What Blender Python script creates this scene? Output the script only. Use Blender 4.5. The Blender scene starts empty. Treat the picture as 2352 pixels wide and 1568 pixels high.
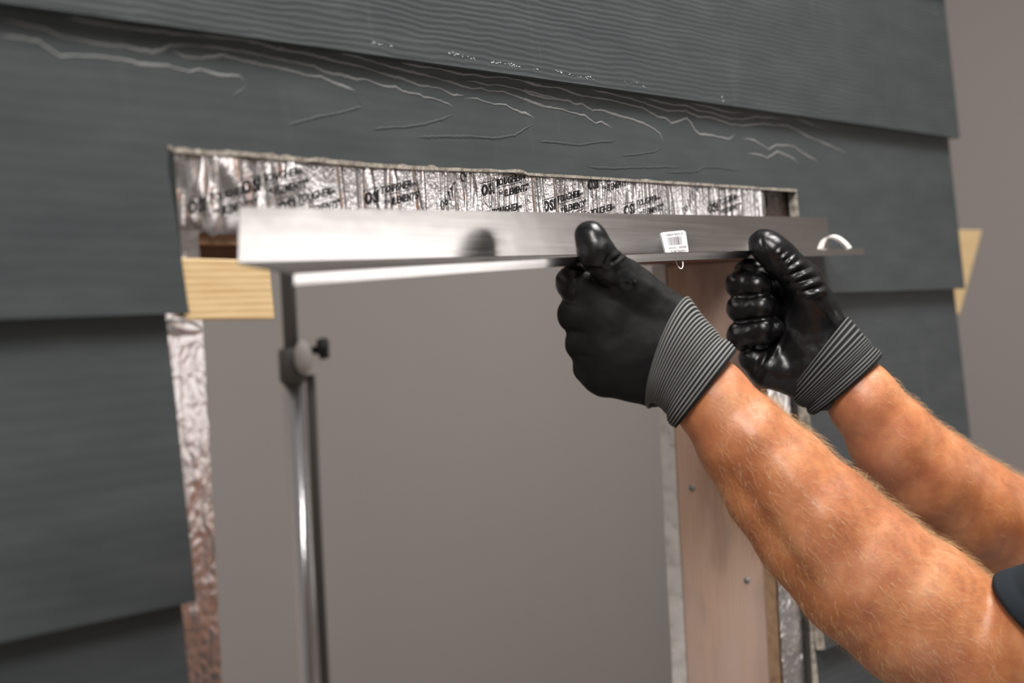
import bpy, bmesh, math, random
import numpy as np
from mathutils import Vector, Matrix, noise
random.seed(7); rng = np.random.default_rng(7)
S = bpy.context.scene
COL = S.collection
# ------------------------------------------------------------------ camera
FPX, CX, CY = 5500.0, 1176.0, 784.0
EYE = 1.58
ax = Vector((3011, 184, -5500)).normalized()
az = Vector((-.052, 1, (156.6-184)/5500*-1)); az = (az - ax*az.dot(ax)).normalized()
ay = az.cross(ax)
M3 = Matrix((ax, ay, az))                      # camera axes -> world
CAM = Vector((0, -.909, EYE))
cd = bpy.data.cameras.new('camera'); cam = bpy.data.objects.new('camera', cd); COL.objects.link(cam)
cam.matrix_world = Matrix.Translation(CAM) @ M3.to_4x4()
cd.sensor_width = 36; cd.lens = FPX/2352*36; cd.clip_start = .02; cd.clip_end = 60
cd.dof.use_dof = True; cd.dof.focus_distance = 1.93; cd.dof.aperture_fstop = 5.6
S.camera = cam
def ray(px, py): return M3 @ Vector(((px-CX)/FPX, -(py-CY)/FPX, -1.0))
def W(px, py, Z): return CAM + ray(px, py)*Z                 # a point at depth Z (metres)
def onY(px, py, y):
    r = ray(px, py); return CAM + r*((y-CAM.y)/r.y)
RIGHT = M3 @ Vector((1,0,0)); UPV = M3 @ Vector((0,1,0)); FWD = M3 @ Vector((0,0,-1))
# ------------------------------------------------------------------ world, lamps, exposure
w = bpy.data.worlds.new('studio'); S.world = w; w.use_nodes = True
bg = w.node_tree.nodes['Background']; bg.inputs[0].default_value = (.235,.222,.212,1); bg.inputs[1].default_value = 1.0
S.view_settings.view_transform = 'Standard'; S.view_settings.look = 'None'
S.view_settings.exposure = 0; S.view_settings.gamma = 1; S.view_settings.use_curve_mapping = False
def area(name, loc, target, sx, sy, power, col=(1,1,1)):
    d = bpy.data.lights.new(name, 'AREA'); d.shape = 'RECTANGLE'; d.size = sx; d.size_y = sy; d.energy = power; d.color = col
    o = bpy.data.objects.new(name, d); COL.objects.link(o); o.location = loc
    o.rotation_euler = (Vector(target)-Vector(loc)).to_track_quat('-Z','Y').to_euler(); return o
area('softbox_right', (4.1,-1.79,1.54), (1.6,-.57,1.54), 1.36, .58, 5.2, (1,.95,.92))
area('overhead_softbox', (2.05,-.8,3.4), (2.1,-.1,1.5), .9, .6, 60, (1,.98,.96))
area('key_softbox', (-.9,-1.55,3.75), (1.9,-.3,1.45), 1.0, 1.0, 112, (1,.97,.94))
area('back_wall_fill', (5.9,.5,2.4), (6.2,2.2,1.0), 1.2, .8, 14, (1,.97,.95))  # unseen fill light added to brighten the back wall
# ------------------------------------------------------------------ helpers
def link(name, me, mat=None, parent=None, smooth=False, **kw):
    o = bpy.data.objects.new(name, me); COL.objects.link(o)
    if mat is not None:
        for m in (mat if isinstance(mat, (list,tuple)) else [mat]): me.materials.append(m)
    if parent is not None: o.parent = parent; o.matrix_parent_inverse = parent.matrix_world.inverted()
    if smooth: me.polygons.foreach_set('use_smooth', [True]*len(me.polygons))
    for k, v in kw.items(): o[k] = v
    return o
def thing(name, label, cat, loc, group=None):
    o = bpy.data.objects.new(name, None); COL.objects.link(o); o.empty_display_size = .05
    o.location = loc; o.matrix_world = Matrix.Translation(loc)
    o['label'] = label; o['category'] = cat
    if group: o['group'] = group
    return o
def pyd(name, v, f):
    me = bpy.data.meshes.new(name); me.from_pydata([tuple(p) for p in v], [], f); me.update(); return me
def boxes(name, bs, bev=0.0):
    bm = bmesh.new()
    for (x0,x1,y0,y1,z0,z1) in bs:
        r = bmesh.ops.create_cube(bm, size=1)
        for q in r['verts']: q.co = Vector(((x0+x1)/2+q.co.x*(x1-x0), (y0+y1)/2+q.co.y*(y1-y0), (z0+z1)/2+q.co.z*(z1-z0)))
    if bev: bmesh.ops.bevel(bm, geom=bm.edges[:], offset=bev, segments=2, affect='EDGES')
    me = bpy.data.meshes.new(name); bm.to_mesh(me); bm.free(); return me
def tube(name, pts, rad, n=16, closed=True):
    pts = [Vector(p) for p in pts]; V=[]; F=[]
    if not isinstance(rad,(list,tuple)): rad=[rad]*len(pts)
    t0 = (pts[1]-pts[0]).normalized(); up = Vector((0,0,1)) if abs(t0.z)<.9 else Vector((1,0,0))
    a = t0.cross(up).normalized()
    for i,p in enumerate(pts):
        t = (pts[min(i+1,len(pts)-1)]-pts[max(i-1,0)]).normalized()
        a = (a - t*a.dot(t)).normalized(); b = t.cross(a)
        for k in range(n):
            th = 2*math.pi*k/n; V.append(p+(a*math.cos(th)+b*math.sin(th))*rad[i])
    for i in range(len(pts)-1):
        for k in range(n): F.append((i*n+k, i*n+(k+1)%n, (i+1)*n+(k+1)%n, (i+1)*n+k))
    if closed: F.append(tuple(range(n-1,-1,-1))); F.append(tuple((len(pts)-1)*n+k for k in range(n)))
    return pyd(name, V, F)
# ------------------------------------------------------------------ materials
class N:
    def __init__(s, name):
        s.m = bpy.data.materials.new(name); s.m.use_nodes = True; s.t = s.m.node_tree
        s.b = s.t.nodes['Principled BSDF']
    def n(s, ty, **kw):
        q = s.t.nodes.new(ty)
        for k,v in kw.items():
            if k in q.inputs: q.inputs[k].default_value = v
            else: setattr(q, k, v)
        return q
    def l(s, a, b): s.t.links.new(a, b)
    def coord(s, scale=(1,1,1), rot=(0,0,0)):
        c = s.n('ShaderNodeTexCoord'); m = s.n('ShaderNodeMapping'); m.inputs['Scale'].default_value = scale; m.inputs['Rotation'].default_value = rot
        s.l(c.outputs['Object'], m.inputs[0]); return m.outputs[0]
    def noise(s, vec, scale, detail=4, rough=.55, dist=0):
        q = s.n('ShaderNodeTexNoise', Scale=scale, Detail=detail, Roughness=rough, Distortion=dist); s.l(vec, q.inputs['Vector']); return q.outputs['Fac']
    def ramp(s, fac, stops):
        q = s.n('ShaderNodeValToRGB'); e = q.color_ramp.elements
        while len(e) < len(stops): e.new(.5)
        for i,(p,c) in enumerate(stops): e[i].position = p; e[i].color = (*c,1) if len(c)==3 else c
        s.l(fac, q.inputs[0]); return q.outputs[0]
    def bump(s, h, strength=.3, dist=.001, prev=None):
        q = s.n('ShaderNodeBump', Strength=strength, Distance=dist); s.l(h, q.inputs['Height'])
        if prev is not None: s.l(prev, q.inputs['Normal'])
        return q.outputs[0]
    def set(s, **kw):
        for k,v in kw.items(): s.b.inputs[k.replace('_',' ')].default_value = v
    def mix(s, f, a, b, mode='MIX'):
        q = s.n('ShaderNodeMix', data_type='RGBA', blend_type=mode)
        if isinstance(f,(int,float)): q.inputs[0].default_value = f
        else: s.l(f, q.inputs[0])
        for i,v in ((6,a),(7,b)):
            if isinstance(v,tuple): q.inputs[i].default_value = (*v,1)
            else: s.l(v, q.inputs[i])
        return q.outputs[2]
def G(v): return (v,v,v)
def simple(name, col, rough=.5, metal=0, **kw):
    m = N(name); m.set(Base_Color=(*col,1), Roughness=rough, Metallic=metal, **kw); return m.m
def mat_siding(name, fine):
    m = N(name)
    v = m.coord((3,3,14)); n1 = m.noise(v, 3, 5)
    base = m.ramp(n1, [(.3,(.042,.049,.051)),(.55,(.051,.058,.060)),(.75,(.061,.069,.071))])
    vs = m.coord((24,1,2.2)); st = m.noise(vs, 1.6, 3)                 # faint dusty vertical smears
    f = m.ramp(st, [(.62,G(0)),(.80,G(.35))])
    col = m.mix(f, base, (.105,.115,.112)); m.l(col, m.b.inputs['Base Color'])
    m.set(Roughness=.55, Specular_IOR_Level=.35)
    g = m.n('ShaderNodeTexWave', wave_type='BANDS', bands_direction='Z', Scale=(66 if fine else 34), Distortion=(7 if fine else 5), Detail=3)
    g.inputs['Detail Scale'].default_value = .45; g.inputs['Detail Roughness'].default_value = .6
    m.l(m.coord((.32,.3,1)), g.inputs['Vector'])
    b1 = m.bump(g.outputs['Fac'], .36 if fine else .07, .0011)
    b2 = m.bump(m.noise(m.coord((60,60,420)), 2, 4), .15, .0006, b1)
    m.l(b2, m.b.inputs['Normal']); return m.m
M_SID = mat_siding('painted_siding', False); M_SIDF = mat_siding('painted_siding_fine_grain', True)
M_RIDGE_LIT = simple('ridge_lit_paint', (.19,.19,.19), .5)  # lighter grey paints in the light caught along the ridges
def mat_wood(name, c0, c1, c2, scale=(1,1,1), rough=.6, knots=False, bands='X', wscale=9, dist=3):
    m = N(name); v = m.coord(scale)
    g = m.n('ShaderNodeTexWave', wave_type='BANDS', bands_direction=bands, Scale=wscale, Distortion=dist, Detail=3); g.inputs['Detail Scale'].default_value = .8
    m.l(v, g.inputs['Vector']); nn = m.noise(v, 6, 5)
    col = m.mix(.45, m.ramp(g.outputs['Fac'], [(.1,c0),(.6,c1),(1,c2)]), m.ramp(nn, [(.3,c0),(.7,c2)]))
    if knots:
        vo = m.noise(m.coord((14,14,5)), 1.3, 3); f = m.ramp(vo, [(.50,G(0)),(.64,G(.7))])
        col = m.mix(f, col, (.17,.10,.07))
        v2 = m.noise(m.coord((5,5,3.2)), 1.2, 3); f2 = m.ramp(v2, [(.42,G(.85)),(.62,G(0))])
        col = m.mix(f2, col, (.50,.37,.315))
    m.l(col, m.b.inputs['Base Color']); m.set(Roughness=rough)
    m.l(m.bump(nn,.25,.0008), m.b.inputs['Normal']); return m.m
M_PINE = mat_wood('fresh_pine', (.56,.36,.16), (.72,.50,.26), (.80,.60,.34), (3,3,30), .5, bands='Z', wscale=2.4, dist=1.2)
M_JAMB = mat_wood('weathered_stud', (.42,.24,.15), (.53,.33,.23), (.60,.40,.295), (30,30,2.2), .65, True, 'Y', 3, 2)
M_OSB = mat_wood('osb', (.13,.07,.04), (.24,.14,.08), (.34,.21,.12), (14,14,14), .7)
M_HDR = mat_wood('dark_header', (.10,.04,.018), (.19,.08,.04), (.30,.15,.09), (4,4,40), .6, bands='Z')
def mat_edge():
    m = N('raw_siding_edge'); v = m.coord((1,1,1)); n1 = m.noise(v, 180, 4)
    m.l(m.ramp(n1,[(.3,(.17,.14,.11)),(.5,(.34,.30,.25)),(.75,(.52,.47,.40))]), m.b.inputs['Base Color']); m.set(Roughness=.9)
    m.l(m.bump(n1,.8,.0015), m.b.inputs['Normal']); return m.m
M_EDGE = mat_edge()
def mat_gyp():
    m = N('gypsum_edge'); n1 = m.noise(m.coord(), 60, 5)
    m.l(m.ramp(n1,[(.3,(.40,.36,.32)),(.45,(.56,.52,.49)),(.8,(.66,.62,.59))]), m.b.inputs['Base Color']); m.set(Roughness=.9)
    m.l(m.bump(n1,.8,.002), m.b.inputs['Normal']); return m.m
M_GYP = mat_gyp()
def mat_foil():
    m = N('crumpled_foil'); m.set(Metallic=1, Roughness=.17, Base_Color=(.86,.84,.85,1))
    b = m.bump(m.noise(m.coord((1,1,.10)), 120, 2, .5, .3), .5, .0014)
    b = m.bump(m.noise(m.coord(), 260, 3), .3, .0008, b)
    m.l(b, m.b.inputs['Normal']); return m.m
M_FOIL = mat_foil()
def mat_foil2():
    m = N('crinkled_foil'); m.set(Metallic=1, Roughness=.28, Base_Color=(.93,.90,.90,1))
    b = m.bump(m.noise(m.coord(), 90, 4, .55, .6), .25, .003)
    m.l(b, m.b.inputs['Normal']); return m.m
M_FOIL2 = mat_foil2()
def mat_steel():
    m = N('brushed_flashing'); m.set(Metallic=1, Base_Color=(.66,.635,.63,1), Roughness=.15)
    n1 = m.noise(m.coord((4,4,300)), 1.5, 4); q = m.n('ShaderNodeMapRange'); m.l(n1, q.inputs[0])
    q.inputs[3].default_value = .12; q.inputs[4].default_value = .24; m.l(q.outputs[0], m.b.inputs['Roughness'])
    n2 = m.noise(m.coord((5,5,8)), 1.5, 3); m.l(m.bump(n2,.10,.004), m.b.inputs['Normal'])
    n3 = m.noise(m.coord((12,12,30)), 1.5, 4)
    m.l(m.ramp(n3,[(.3,(.74,.715,.71)),(.7,(.77,.75,.74))]), m.b.inputs['Base Color']); return m.m
M_STEEL = mat_steel()
M_INK = simple('black_ink', (.012,.012,.013), .45)
M_PAPER = simple('label_paper', (.80,.79,.79), .6)
M_INKG = simple('grey_print', (.22,.21,.22), .6)
M_CHROME = simple('chrome', (.72,.71,.72), .16, 1)
M_GREYM = simple('grey_metal', (.26,.25,.24), .4, .3)
M_BLACK = simple('black_plastic', (.015,.015,.015), .45)
M_IVORY = simple('ivory_plastic', (.62,.58,.54), .5)
M_WHITE = simple('white_string', (.85,.80,.77), .6)
def mat_wall(name, c, n=.03):
    m = N(name); n1 = m.noise(m.coord((1,1,.6)), .9, 3)
    m.l(m.ramp(n1,[(.3,tuple(q*(1-n) for q in c)),(.7,tuple(q*(1+n) for q in c))]), m.b.inputs['Base Color'])
    m.set(Roughness=.85, Specular_IOR_Level=.2); return m.m
M_WALL = mat_wall('grey_studio_paint', (.365,.330,.309))
M_FLOOR = mat_wall('concrete', (.42,.40,.38), .1)
# ------------------------------------------------------------------ room shell
def plane(name, v, mat): return link(name, pyd(name, v, [(0,1,2,3)]), mat, kind='structure')
plane('floor', [(-4,-5,0),(7.5,-5,0),(7.5,2.2,0),(-4,2.2,0)], M_FLOOR)
plane('wall_back', [(-4,2.2,0),(7.5,2.2,0),(7.5,2.2,4),(-4,2.2,4)], M_WALL)
plane('wall_right', [(7.5,2.2,0),(7.5,-5,0),(7.5,-5,4),(7.5,2.2,4)], M_WALL)
# ------------------------------------------------------------------ framed wall
YB, YT = -.0200, -.0090                # outer face of a lap at its butt / where the next lap covers it
EXPO = .178
Z1 = onY(1500,217,YB).z; Z3 = Z1-EXPO
def lap_y(z, zb): return YB + (z-zb)/EXPO*(YT-YB)
def onlap(px, py, zb):                 # pixel -> point on the tilted outer face of the lap whose butt is zb
    r = ray(px,py); s = (YT-YB)/EXPO   # y = YB + (z-zb)*s
    t = (YB + (CAM.z-zb)*s - CAM.y)/(r.y - r.z*s); return CAM + r*t
print('check z3 left', onY(200,735,YB).z-Z3, 'right', onY(2215,665,YB).z-Z3)
XL_END = -.35
XR = [onY(2205,318,YB).x, onY(2217,665,YB).x, onY(2232,1030,YB).x]
OL = onY(459,744,0).x; OR = onY(1757,877,0).x           # rough opening in the sheathing
HEADB = onY(440,592,0).z
print('opening', OL, OR, HEADB, XR)
SILL = EYE-.95; WTOP = 2.35; XRS = min(XR)-.02
wall = link('wall_front', boxes('wall_front', [(XL_END,OL,0,.011,.05,WTOP),(OR,XRS,0,.011,.05,WTOP),(OL,OR,0,.011,HEADB+.015,WTOP),(OL,OR,0,.011,.05,SILL)]), M_OSB, kind='structure')
def stud(name, b, mat): return link(name, boxes(name,[b],.0015), mat, wall)
stud('jamb_stud', (OR,OR+.038,.011,.100,SILL,HEADB), M_JAMB)
stud('jamb_stud', (OL-.038,OL,.011,.100,SILL,HEADB), M_JAMB)
stud('king_stud', (OR+.0385,OR+.0765,.011,.100,.05,WTOP), M_JAMB)
stud('king_stud', (OL-.0765,OL-.0385,.011,.100,.05,WTOP), M_JAMB)
stud('end_stud', (XRS-.038,XRS,.011,.100,.05,WTOP), M_JAMB)
stud('end_stud', (XL_END,XL_END+.038,.011,.100,.05,WTOP), M_JAMB)
stud('header_beam', (OL-.038,OR+.038,.012,.100,HEADB,HEADB+.14), M_HDR)
stud('sill_plate', (OL,OR,.011,.100,SILL-.038,SILL), M_JAMB)
stud('bottom_plate', (XL_END,XRS,.0,.100,0,.05), M_JAMB)
stud('top_plate', (XL_END,XRS,.0,.100,WTOP,WTOP+.038), M_JAMB)
# gypsum board on the room side, its edge left ragged round the opening
def gyps():
    bm = bmesh.new(); y0,y1 = .1003,.1155; V=[]
    n = 60
    for i in range(n+1):
        z = SILL+(HEADB-SILL)*i/n; d = .0025*noise.noise(Vector((z*60,1,2)))+.0015*noise.noise(Vector((z*200,5,2)))
        V.append((OR-.001+d, z))
    a=[bm.verts.new((x,y0,z)) for x,z in V]; b=[bm.verts.new((x+.0006*random.uniform(-1,1),y1,z)) for x,z in V]
    c=[bm.verts.new((XRS,y0,z)) for x,z in V]; d=[bm.verts.new((XRS,y1,z)) for x,z in V]
    for i in range(n):
        bm.faces.new((a[i],b[i],b[i+1],a[i+1])); bm.faces.new((a[i],a[i+1],c[i+1],c[i])); bm.faces.new((b[i],d[i],d[i+1],b[i+1]))
    me = bpy.data.meshes.new('drywall_panel'); bm.to_mesh(me); bm.free(); return me
link('drywall_panel', gyps(), M_GYP, wall)
link('drywall_panel', boxes('d',[(XL_END,OL+.001,.1003,.1155,.05,WTOP)]), M_GYP, wall)
link('drywall_panel', boxes('d',[(OL+.0012,XRS,.1003,.1155,HEADB+.001,WTOP)]), M_GYP, wall)
link('drywall_panel', boxes('d',[(OL+.0012,XRS,.1003,.1155,.05,SILL-.001)]), M_GYP, wall)
# nail heads on the stud
for px,py in ((1590,1120),(1716,1332)):
    r = ray(px,py); p = CAM + r*((OR-CAM.x)/r.x)
    link('nail_head', tube('nail_head',[(OR+.001,p.y,p.z),(OR-.0009,p.y,p.z)],.0032,12), M_GREYM, wall, True)
# siding laps
def lap(zb, pts, mat, parent, name='siding_board', thick=.0095):
    """pts = outline (x,z), counter-clockwise seen from outside; the face follows the tilt of the lap"""
    bm = bmesh.new(); n = len(pts)
    f = [bm.verts.new((x, lap_y(z,zb), z)) for x,z in pts]; b = [bm.verts.new((x, lap_y(z,zb)+thick, z)) for x,z in pts]
    ff = bm.faces.new(f); ff.material_index = 0; bf = bm.faces.new(b[::-1]); bf.material_index = 1
    for i in range(n):
        j=(i+1)%n; q = bm.faces.new((f[i],b[i],b[j],f[j])); q.material_index = 1 if (abs(pts[i][0]-pts[j][0])>.03 and abs(pts[i][1]-zb)<.002 and abs(pts[j][1]-zb)<.002)==False else 0
    bmesh.ops.triangulate(bm, faces=[ff,bf]); bmesh.ops.recalc_face_normals(bm, faces=bm.faces[:])
    me = bpy.data.meshes.new(name); bm.to_mesh(me); bm.free()
    return link(name, me, [mat, M_EDGE], parent)
OV = .026
def rect(x0,x1,zb): return [(x0,zb),(x1,zb),(x1,zb+EXPO+OV),(x0,zb+EXPO+OV)]
lap(Z1+EXPO, rect(XL_END,XR[1]+.004,Z1+EXPO), M_SIDF, wall)
lap(Z1+2*EXPO, rect(XL_END,XR[0],Z1+2*EXPO), M_SID, wall)
lap(Z1+3*EXPO, rect(XL_END,XR[1],Z1+3*EXPO), M_SID, wall)
lap1 = lap(Z1, rect(XL_END,XR[0],Z1), M_SIDF, wall)
def P2(px,py): p = onlap(px,py,Z3); return (p.x,p.z)
top = [(385,338),(400,345),(470,351),(560,354),(640,362),(700,368),(720,366),(760,372),(860,380),(960,386),(1060,389),(1200,393),(1212,399),(1400,410),(1600,422),(1830,437)]
outl = [(XL_END,Z3)] + [P2(437,726)] + [P2(432,700),P2(418,600),P2(404,500),P2(394,440),P2(386,390)]
for i,(px,py) in enumerate(top):
    outl.append(P2(px,py))
    if i < len(top)-1:
        qx,qy = top[i+1]; nseg = max(2,int((qx-px)/14))
        for k in range(1,nseg):
            t=k/nseg; amp = 2.2 if px<1000 else .8
            outl.append(P2(px+(qx-px)*t, py+(qy-py)*t+random.uniform(-amp,amp)))
xr_cut = P2(1833,470)[0]
outl += [(xr_cut,P2(1833,470)[1]),(xr_cut,Z3),(XR[1],Z3),(XR[1],Z1+OV),(XL_END,Z1+OV)]
outl[1] = (outl[1][0],Z3)
lap2 = lap(Z3, outl, M_SID, wall)
def chip():
    V=[];F=[];n=len(top); P=[]
    for i in range(n-1):
        (x0,y0),(x1,y1)=top[i],top[i+1]; k=max(1,int((x1-x0)/7))
        for q_ in range(k): P.append((x0+(x1-x0)*q_/k,y0+(y1-y0)*q_/k))
    P.append(top[-1])
    for i,(px,py) in enumerate(P):
        wd=.0018+.0012*noise.noise(Vector((px*.03,1,1)))+(.0016*max(0,noise.noise(Vector((px*.06,7,1)))) if px<1000 else 0)
        wd*= 1.15 if px<1000 else .8
        a=onlap(px,py+1.5,Z3); V+=[a+Vector((0,-.00035,-.0008)),a+Vector((0,-.00045,wd)),a+Vector((0,.0012,wd))]
        if i: b=3*i; F+= [(b-3,b,b+1,b-2),(b-2,b+1,b+2,b-1)]
    return pyd('chipped_edge',V,F)
link('chipped_edge', chip(), M_EDGE, lap2)
z4 = Z3-EXPO
def PL(px,py,zb): p = onlap(px,py,zb); return (p.x,p.z)
c4 = [(456,1436),(450,1380),(443,1300),(430,1180),(420,1080),(408,960),(396,850),(388,790),(382,735)]
o4 = [(XL_END,z4),(PL(457,1440,z4)[0],z4)] + [PL(a,b,z4) for a,b in c4[1:]]; xt=o4[-1][0]
o4 += [(xt,Z3+OV),(XL_END,Z3+OV)]
lap(z4, o4, M_SID, wall)
z5 = z4-EXPO; x5 = PL(424,1460,z5)[0]
lap(z5, rect(XL_END,x5,z5), M_SID, wall)
x4r = PL(1864,990,z4)[0]
lap(z4, rect(x4r,XR[2]-.002,z4), M_SID, wall)
lap(z5, rect(x4r,XR[2]+.004,z5), M_SID, wall)
for k in range(3,9):
    zb = Z3-k*EXPO
    if zb < .0: break
    if zb > SILL-.12: lap(zb, rect(XL_END,x5,zb), M_SID, wall); lap(zb, rect(x4r,XR[k%3],zb), M_SID, wall)
    else: lap(zb, rect(XL_END,XR[k%3],zb), M_SID, wall)
# embossed grain ridges on the board above the opening, lit and shaded tones painted
def z1_(p): return [(x/3.36,y/3.36) for x,y in p]
def z2_(p): return [(600+x/3.36,80+y/3.36) for x,y in p]
def z3_(p): return [(1200+x/3.36,120+y/3.36) for x,y in p]
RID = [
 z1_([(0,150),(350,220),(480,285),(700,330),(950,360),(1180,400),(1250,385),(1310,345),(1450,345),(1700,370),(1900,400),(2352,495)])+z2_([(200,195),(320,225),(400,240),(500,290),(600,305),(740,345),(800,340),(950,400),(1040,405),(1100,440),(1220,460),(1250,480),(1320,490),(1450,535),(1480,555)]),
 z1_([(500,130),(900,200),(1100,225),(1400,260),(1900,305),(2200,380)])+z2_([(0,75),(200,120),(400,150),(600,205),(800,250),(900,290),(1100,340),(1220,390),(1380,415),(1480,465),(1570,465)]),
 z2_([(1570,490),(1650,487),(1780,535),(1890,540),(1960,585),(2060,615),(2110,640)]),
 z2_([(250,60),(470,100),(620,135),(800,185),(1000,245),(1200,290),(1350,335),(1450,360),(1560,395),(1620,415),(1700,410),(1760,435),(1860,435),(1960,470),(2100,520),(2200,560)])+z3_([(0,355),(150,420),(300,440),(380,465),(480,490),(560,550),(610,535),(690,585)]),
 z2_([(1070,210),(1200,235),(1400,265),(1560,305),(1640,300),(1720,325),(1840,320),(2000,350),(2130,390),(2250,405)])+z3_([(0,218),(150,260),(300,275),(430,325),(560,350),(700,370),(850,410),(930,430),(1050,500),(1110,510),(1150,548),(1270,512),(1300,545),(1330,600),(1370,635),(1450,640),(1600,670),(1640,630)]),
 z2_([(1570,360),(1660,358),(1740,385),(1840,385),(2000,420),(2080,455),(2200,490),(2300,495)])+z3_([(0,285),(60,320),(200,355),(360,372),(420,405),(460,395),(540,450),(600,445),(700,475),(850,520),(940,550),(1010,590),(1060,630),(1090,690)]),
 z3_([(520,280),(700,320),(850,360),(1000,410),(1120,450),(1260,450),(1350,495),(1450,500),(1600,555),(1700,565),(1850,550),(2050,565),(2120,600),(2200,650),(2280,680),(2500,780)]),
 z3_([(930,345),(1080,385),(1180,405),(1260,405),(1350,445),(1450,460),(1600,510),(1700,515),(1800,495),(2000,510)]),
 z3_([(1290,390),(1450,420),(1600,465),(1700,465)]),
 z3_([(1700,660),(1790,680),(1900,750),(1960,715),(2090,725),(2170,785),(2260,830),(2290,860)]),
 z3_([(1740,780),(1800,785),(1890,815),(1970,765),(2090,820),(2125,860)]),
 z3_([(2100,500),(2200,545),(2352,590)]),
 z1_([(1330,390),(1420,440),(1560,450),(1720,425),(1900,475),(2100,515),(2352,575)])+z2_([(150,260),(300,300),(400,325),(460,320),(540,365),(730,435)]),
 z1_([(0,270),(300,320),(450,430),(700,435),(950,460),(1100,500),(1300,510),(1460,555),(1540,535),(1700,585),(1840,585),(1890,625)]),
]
RLOW = [
 z2_([(1490,620),(1400,650),(1250,690),(1100,715),(1000,715),(850,730)]),
 z2_([(2115,690),(2050,715),(1960,775),(1800,800),(1650,785),(1400,785),(1200,790)]),
 z3_([(700,630),(705,690),(600,690),(450,715),(250,695),(120,690)]),
 z3_([(1100,730),(1050,745),(1020,770),(900,785),(750,800)]),
 z3_([(1230,890),(1100,885),(900,890),(700,895),(500,885)]),
 z3_([(1700,920),(1560,895),(1400,885),(1350,920),(1100,930)]),
 z2_([(740,500),(780,550),(620,600),(500,620),(350,655),(200,700)]),
 z1_([(1900,640),(1880,690),(1780,750)]),
]
def ridges(lines, zb, w, h):
    V=[]; F=[]; nrm = Vector((0,-1,(YT-YB)/EXPO)).normalized()
    for li in lines:
        pts=[]
        for i in range(len(li)-1):
            (x0,y0),(x1,y1)=li[i],li[i+1]; n=max(1,int(math.hypot(x1-x0,y1-y0)/5))
            for k in range(n): t=k/n; pts.append((x0+(x1-x0)*t, y0+(y1-y0)*t))
        pts.append(li[-1]); P=[onlap(a,b,zb) for a,b in pts]; n=len(P)
        for i,p in enumerate(P):
            t=(P[min(i+1,n-1)]-P[max(i-1,0)]).normalized(); s=t.cross(nrm).normalized()
            if s.z<0: s=-s
            f=min(1,i/6+.15,(n-1-i)/4+.15); jz=.0006*noise.noise(p*160)+.0004*noise.noise(p*420)
            p=p+Vector((0,0,1))*jz; ww=w*(.8+.5*noise.noise(p*40+Vector((3,0,0))))
            V += [p+s*ww*f-nrm*.0003, p+s*ww*.6*f+nrm*h*f, p-s*ww*.6*f+nrm*h*f, p-s*ww*f-nrm*.0003]
            if i:
                a=len(V)-8; b=len(V)-4
                for q in range(3): F.append((a+q,b+q,b+q+1,a+q+1))
    return pyd('grain_ridge', V, F)
link('grain_ridge', ridges(RID,Z3,.0014,.00035), M_RIDGE_LIT, lap2, True)
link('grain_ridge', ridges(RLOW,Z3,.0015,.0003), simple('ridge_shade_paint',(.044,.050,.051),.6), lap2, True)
# flecks of dried primer on the upper board
def flecks(spots, zb):
    V=[];F=[]
    for px,py,r in spots:
        p=onlap(px,py,zb)+Vector((0,-.0003,0)); n=7; i0=len(V)
        for k in range(n):
            a=2*math.pi*k/n; rr=r*random.uniform(.5,1.2); V.append(p+Vector((math.cos(a)*rr*1.8,0,math.sin(a)*rr*.6)))
        V.append(p+Vector((0,-.0003,0)))
        for k in range(n): F.append((i0+k,i0+(k+1)%n,i0+n))
    return pyd('primer_flecks',V,F)
sp=[]
for x0,y0,x1,y1,n in ((1030,122,1090,135,14),(1120,140,1180,152,12),(1170,148,1195,155,8),(1225,158,1245,160,5),(1272,162,1290,167,8),(1300,172,1335,176,10),(1345,178,1365,181,8),(1430,186,1465,190,7),(1475,200,1483,203,5),(850,98,900,108,12)):
    for k in range(n): t=random.random(); sp.append((x0+(x1-x0)*t,y0+(y1-y0)*t+random.uniform(-3,3),random.uniform(.0003,.0011)))
for x,y in ((1658,223),(1660,232),(2148,10),(2150,30)): sp.append((x,y,.0012))
link('primer_flecks', flecks(sp,Z1), simple('primer',(.42,.46,.45),.6), lap1, kind='stuff')
# ------------------------------------------------------------------ foil flashing tape
def hf(x,z):
    lean=z+.25*noise.noise(Vector((x*9,z*4,2)))*.2; m_=noise.noise(Vector((x*17,3.1,.5)))
    a=noise.noise(Vector((x*30,z*5,1.3)))*.0009
    n1=abs(noise.noise(Vector((x*75+z*6,z*7,4.4)))); n2=abs(noise.noise(Vector((x*150-z*9,z*11,9.4))))
    c=.0013*max(0,1-n1*7)*max(0,min(1,.6+2*m_)) + .0008*max(0,1-n2*6)*max(0,min(1,.5-2*m_))
    left=max(0,min(1,(1.42-x)*6)); return a+c+left*.0016*noise.noise(Vector((x*45,z*40,6)))
def hcr(x,z):
    return noise.noise(Vector((x*55,z*55,1.3)))*.0006+abs(noise.noise(Vector((x*120,z*120,8))))*.0007
def sheet(name, x0,x1,z0,z1, nx,nz, y, h, edge=.0, xf=None):
    V=[];F=[]
    for i in range(nx+1):
        for k in range(nz+1):
            x=x0+(x1-x0)*i/nx; z=z0+(z1-z0)*k/nz
            if edge:
                if i==nx: x += edge*noise.noise(Vector((z*90,3,1)))
                if k==0: z += edge*noise.noise(Vector((x*90,9,1)))
            V.append((x,y-.0022-h(x,z),z))
    for i in range(nx):
        for k in range(nz): F.append((i*(nz+1)+k,(i+1)*(nz+1)+k,(i+1)*(nz+1)+k+1,i*(nz+1)+k+1))
    return pyd(name,V,F)
FOILB = onY(430,537,0).z
FOILT = onY(400,330,0).z
xfe = onY(1752,470,0).x
xf0 = onY(378,500,0).x
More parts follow.
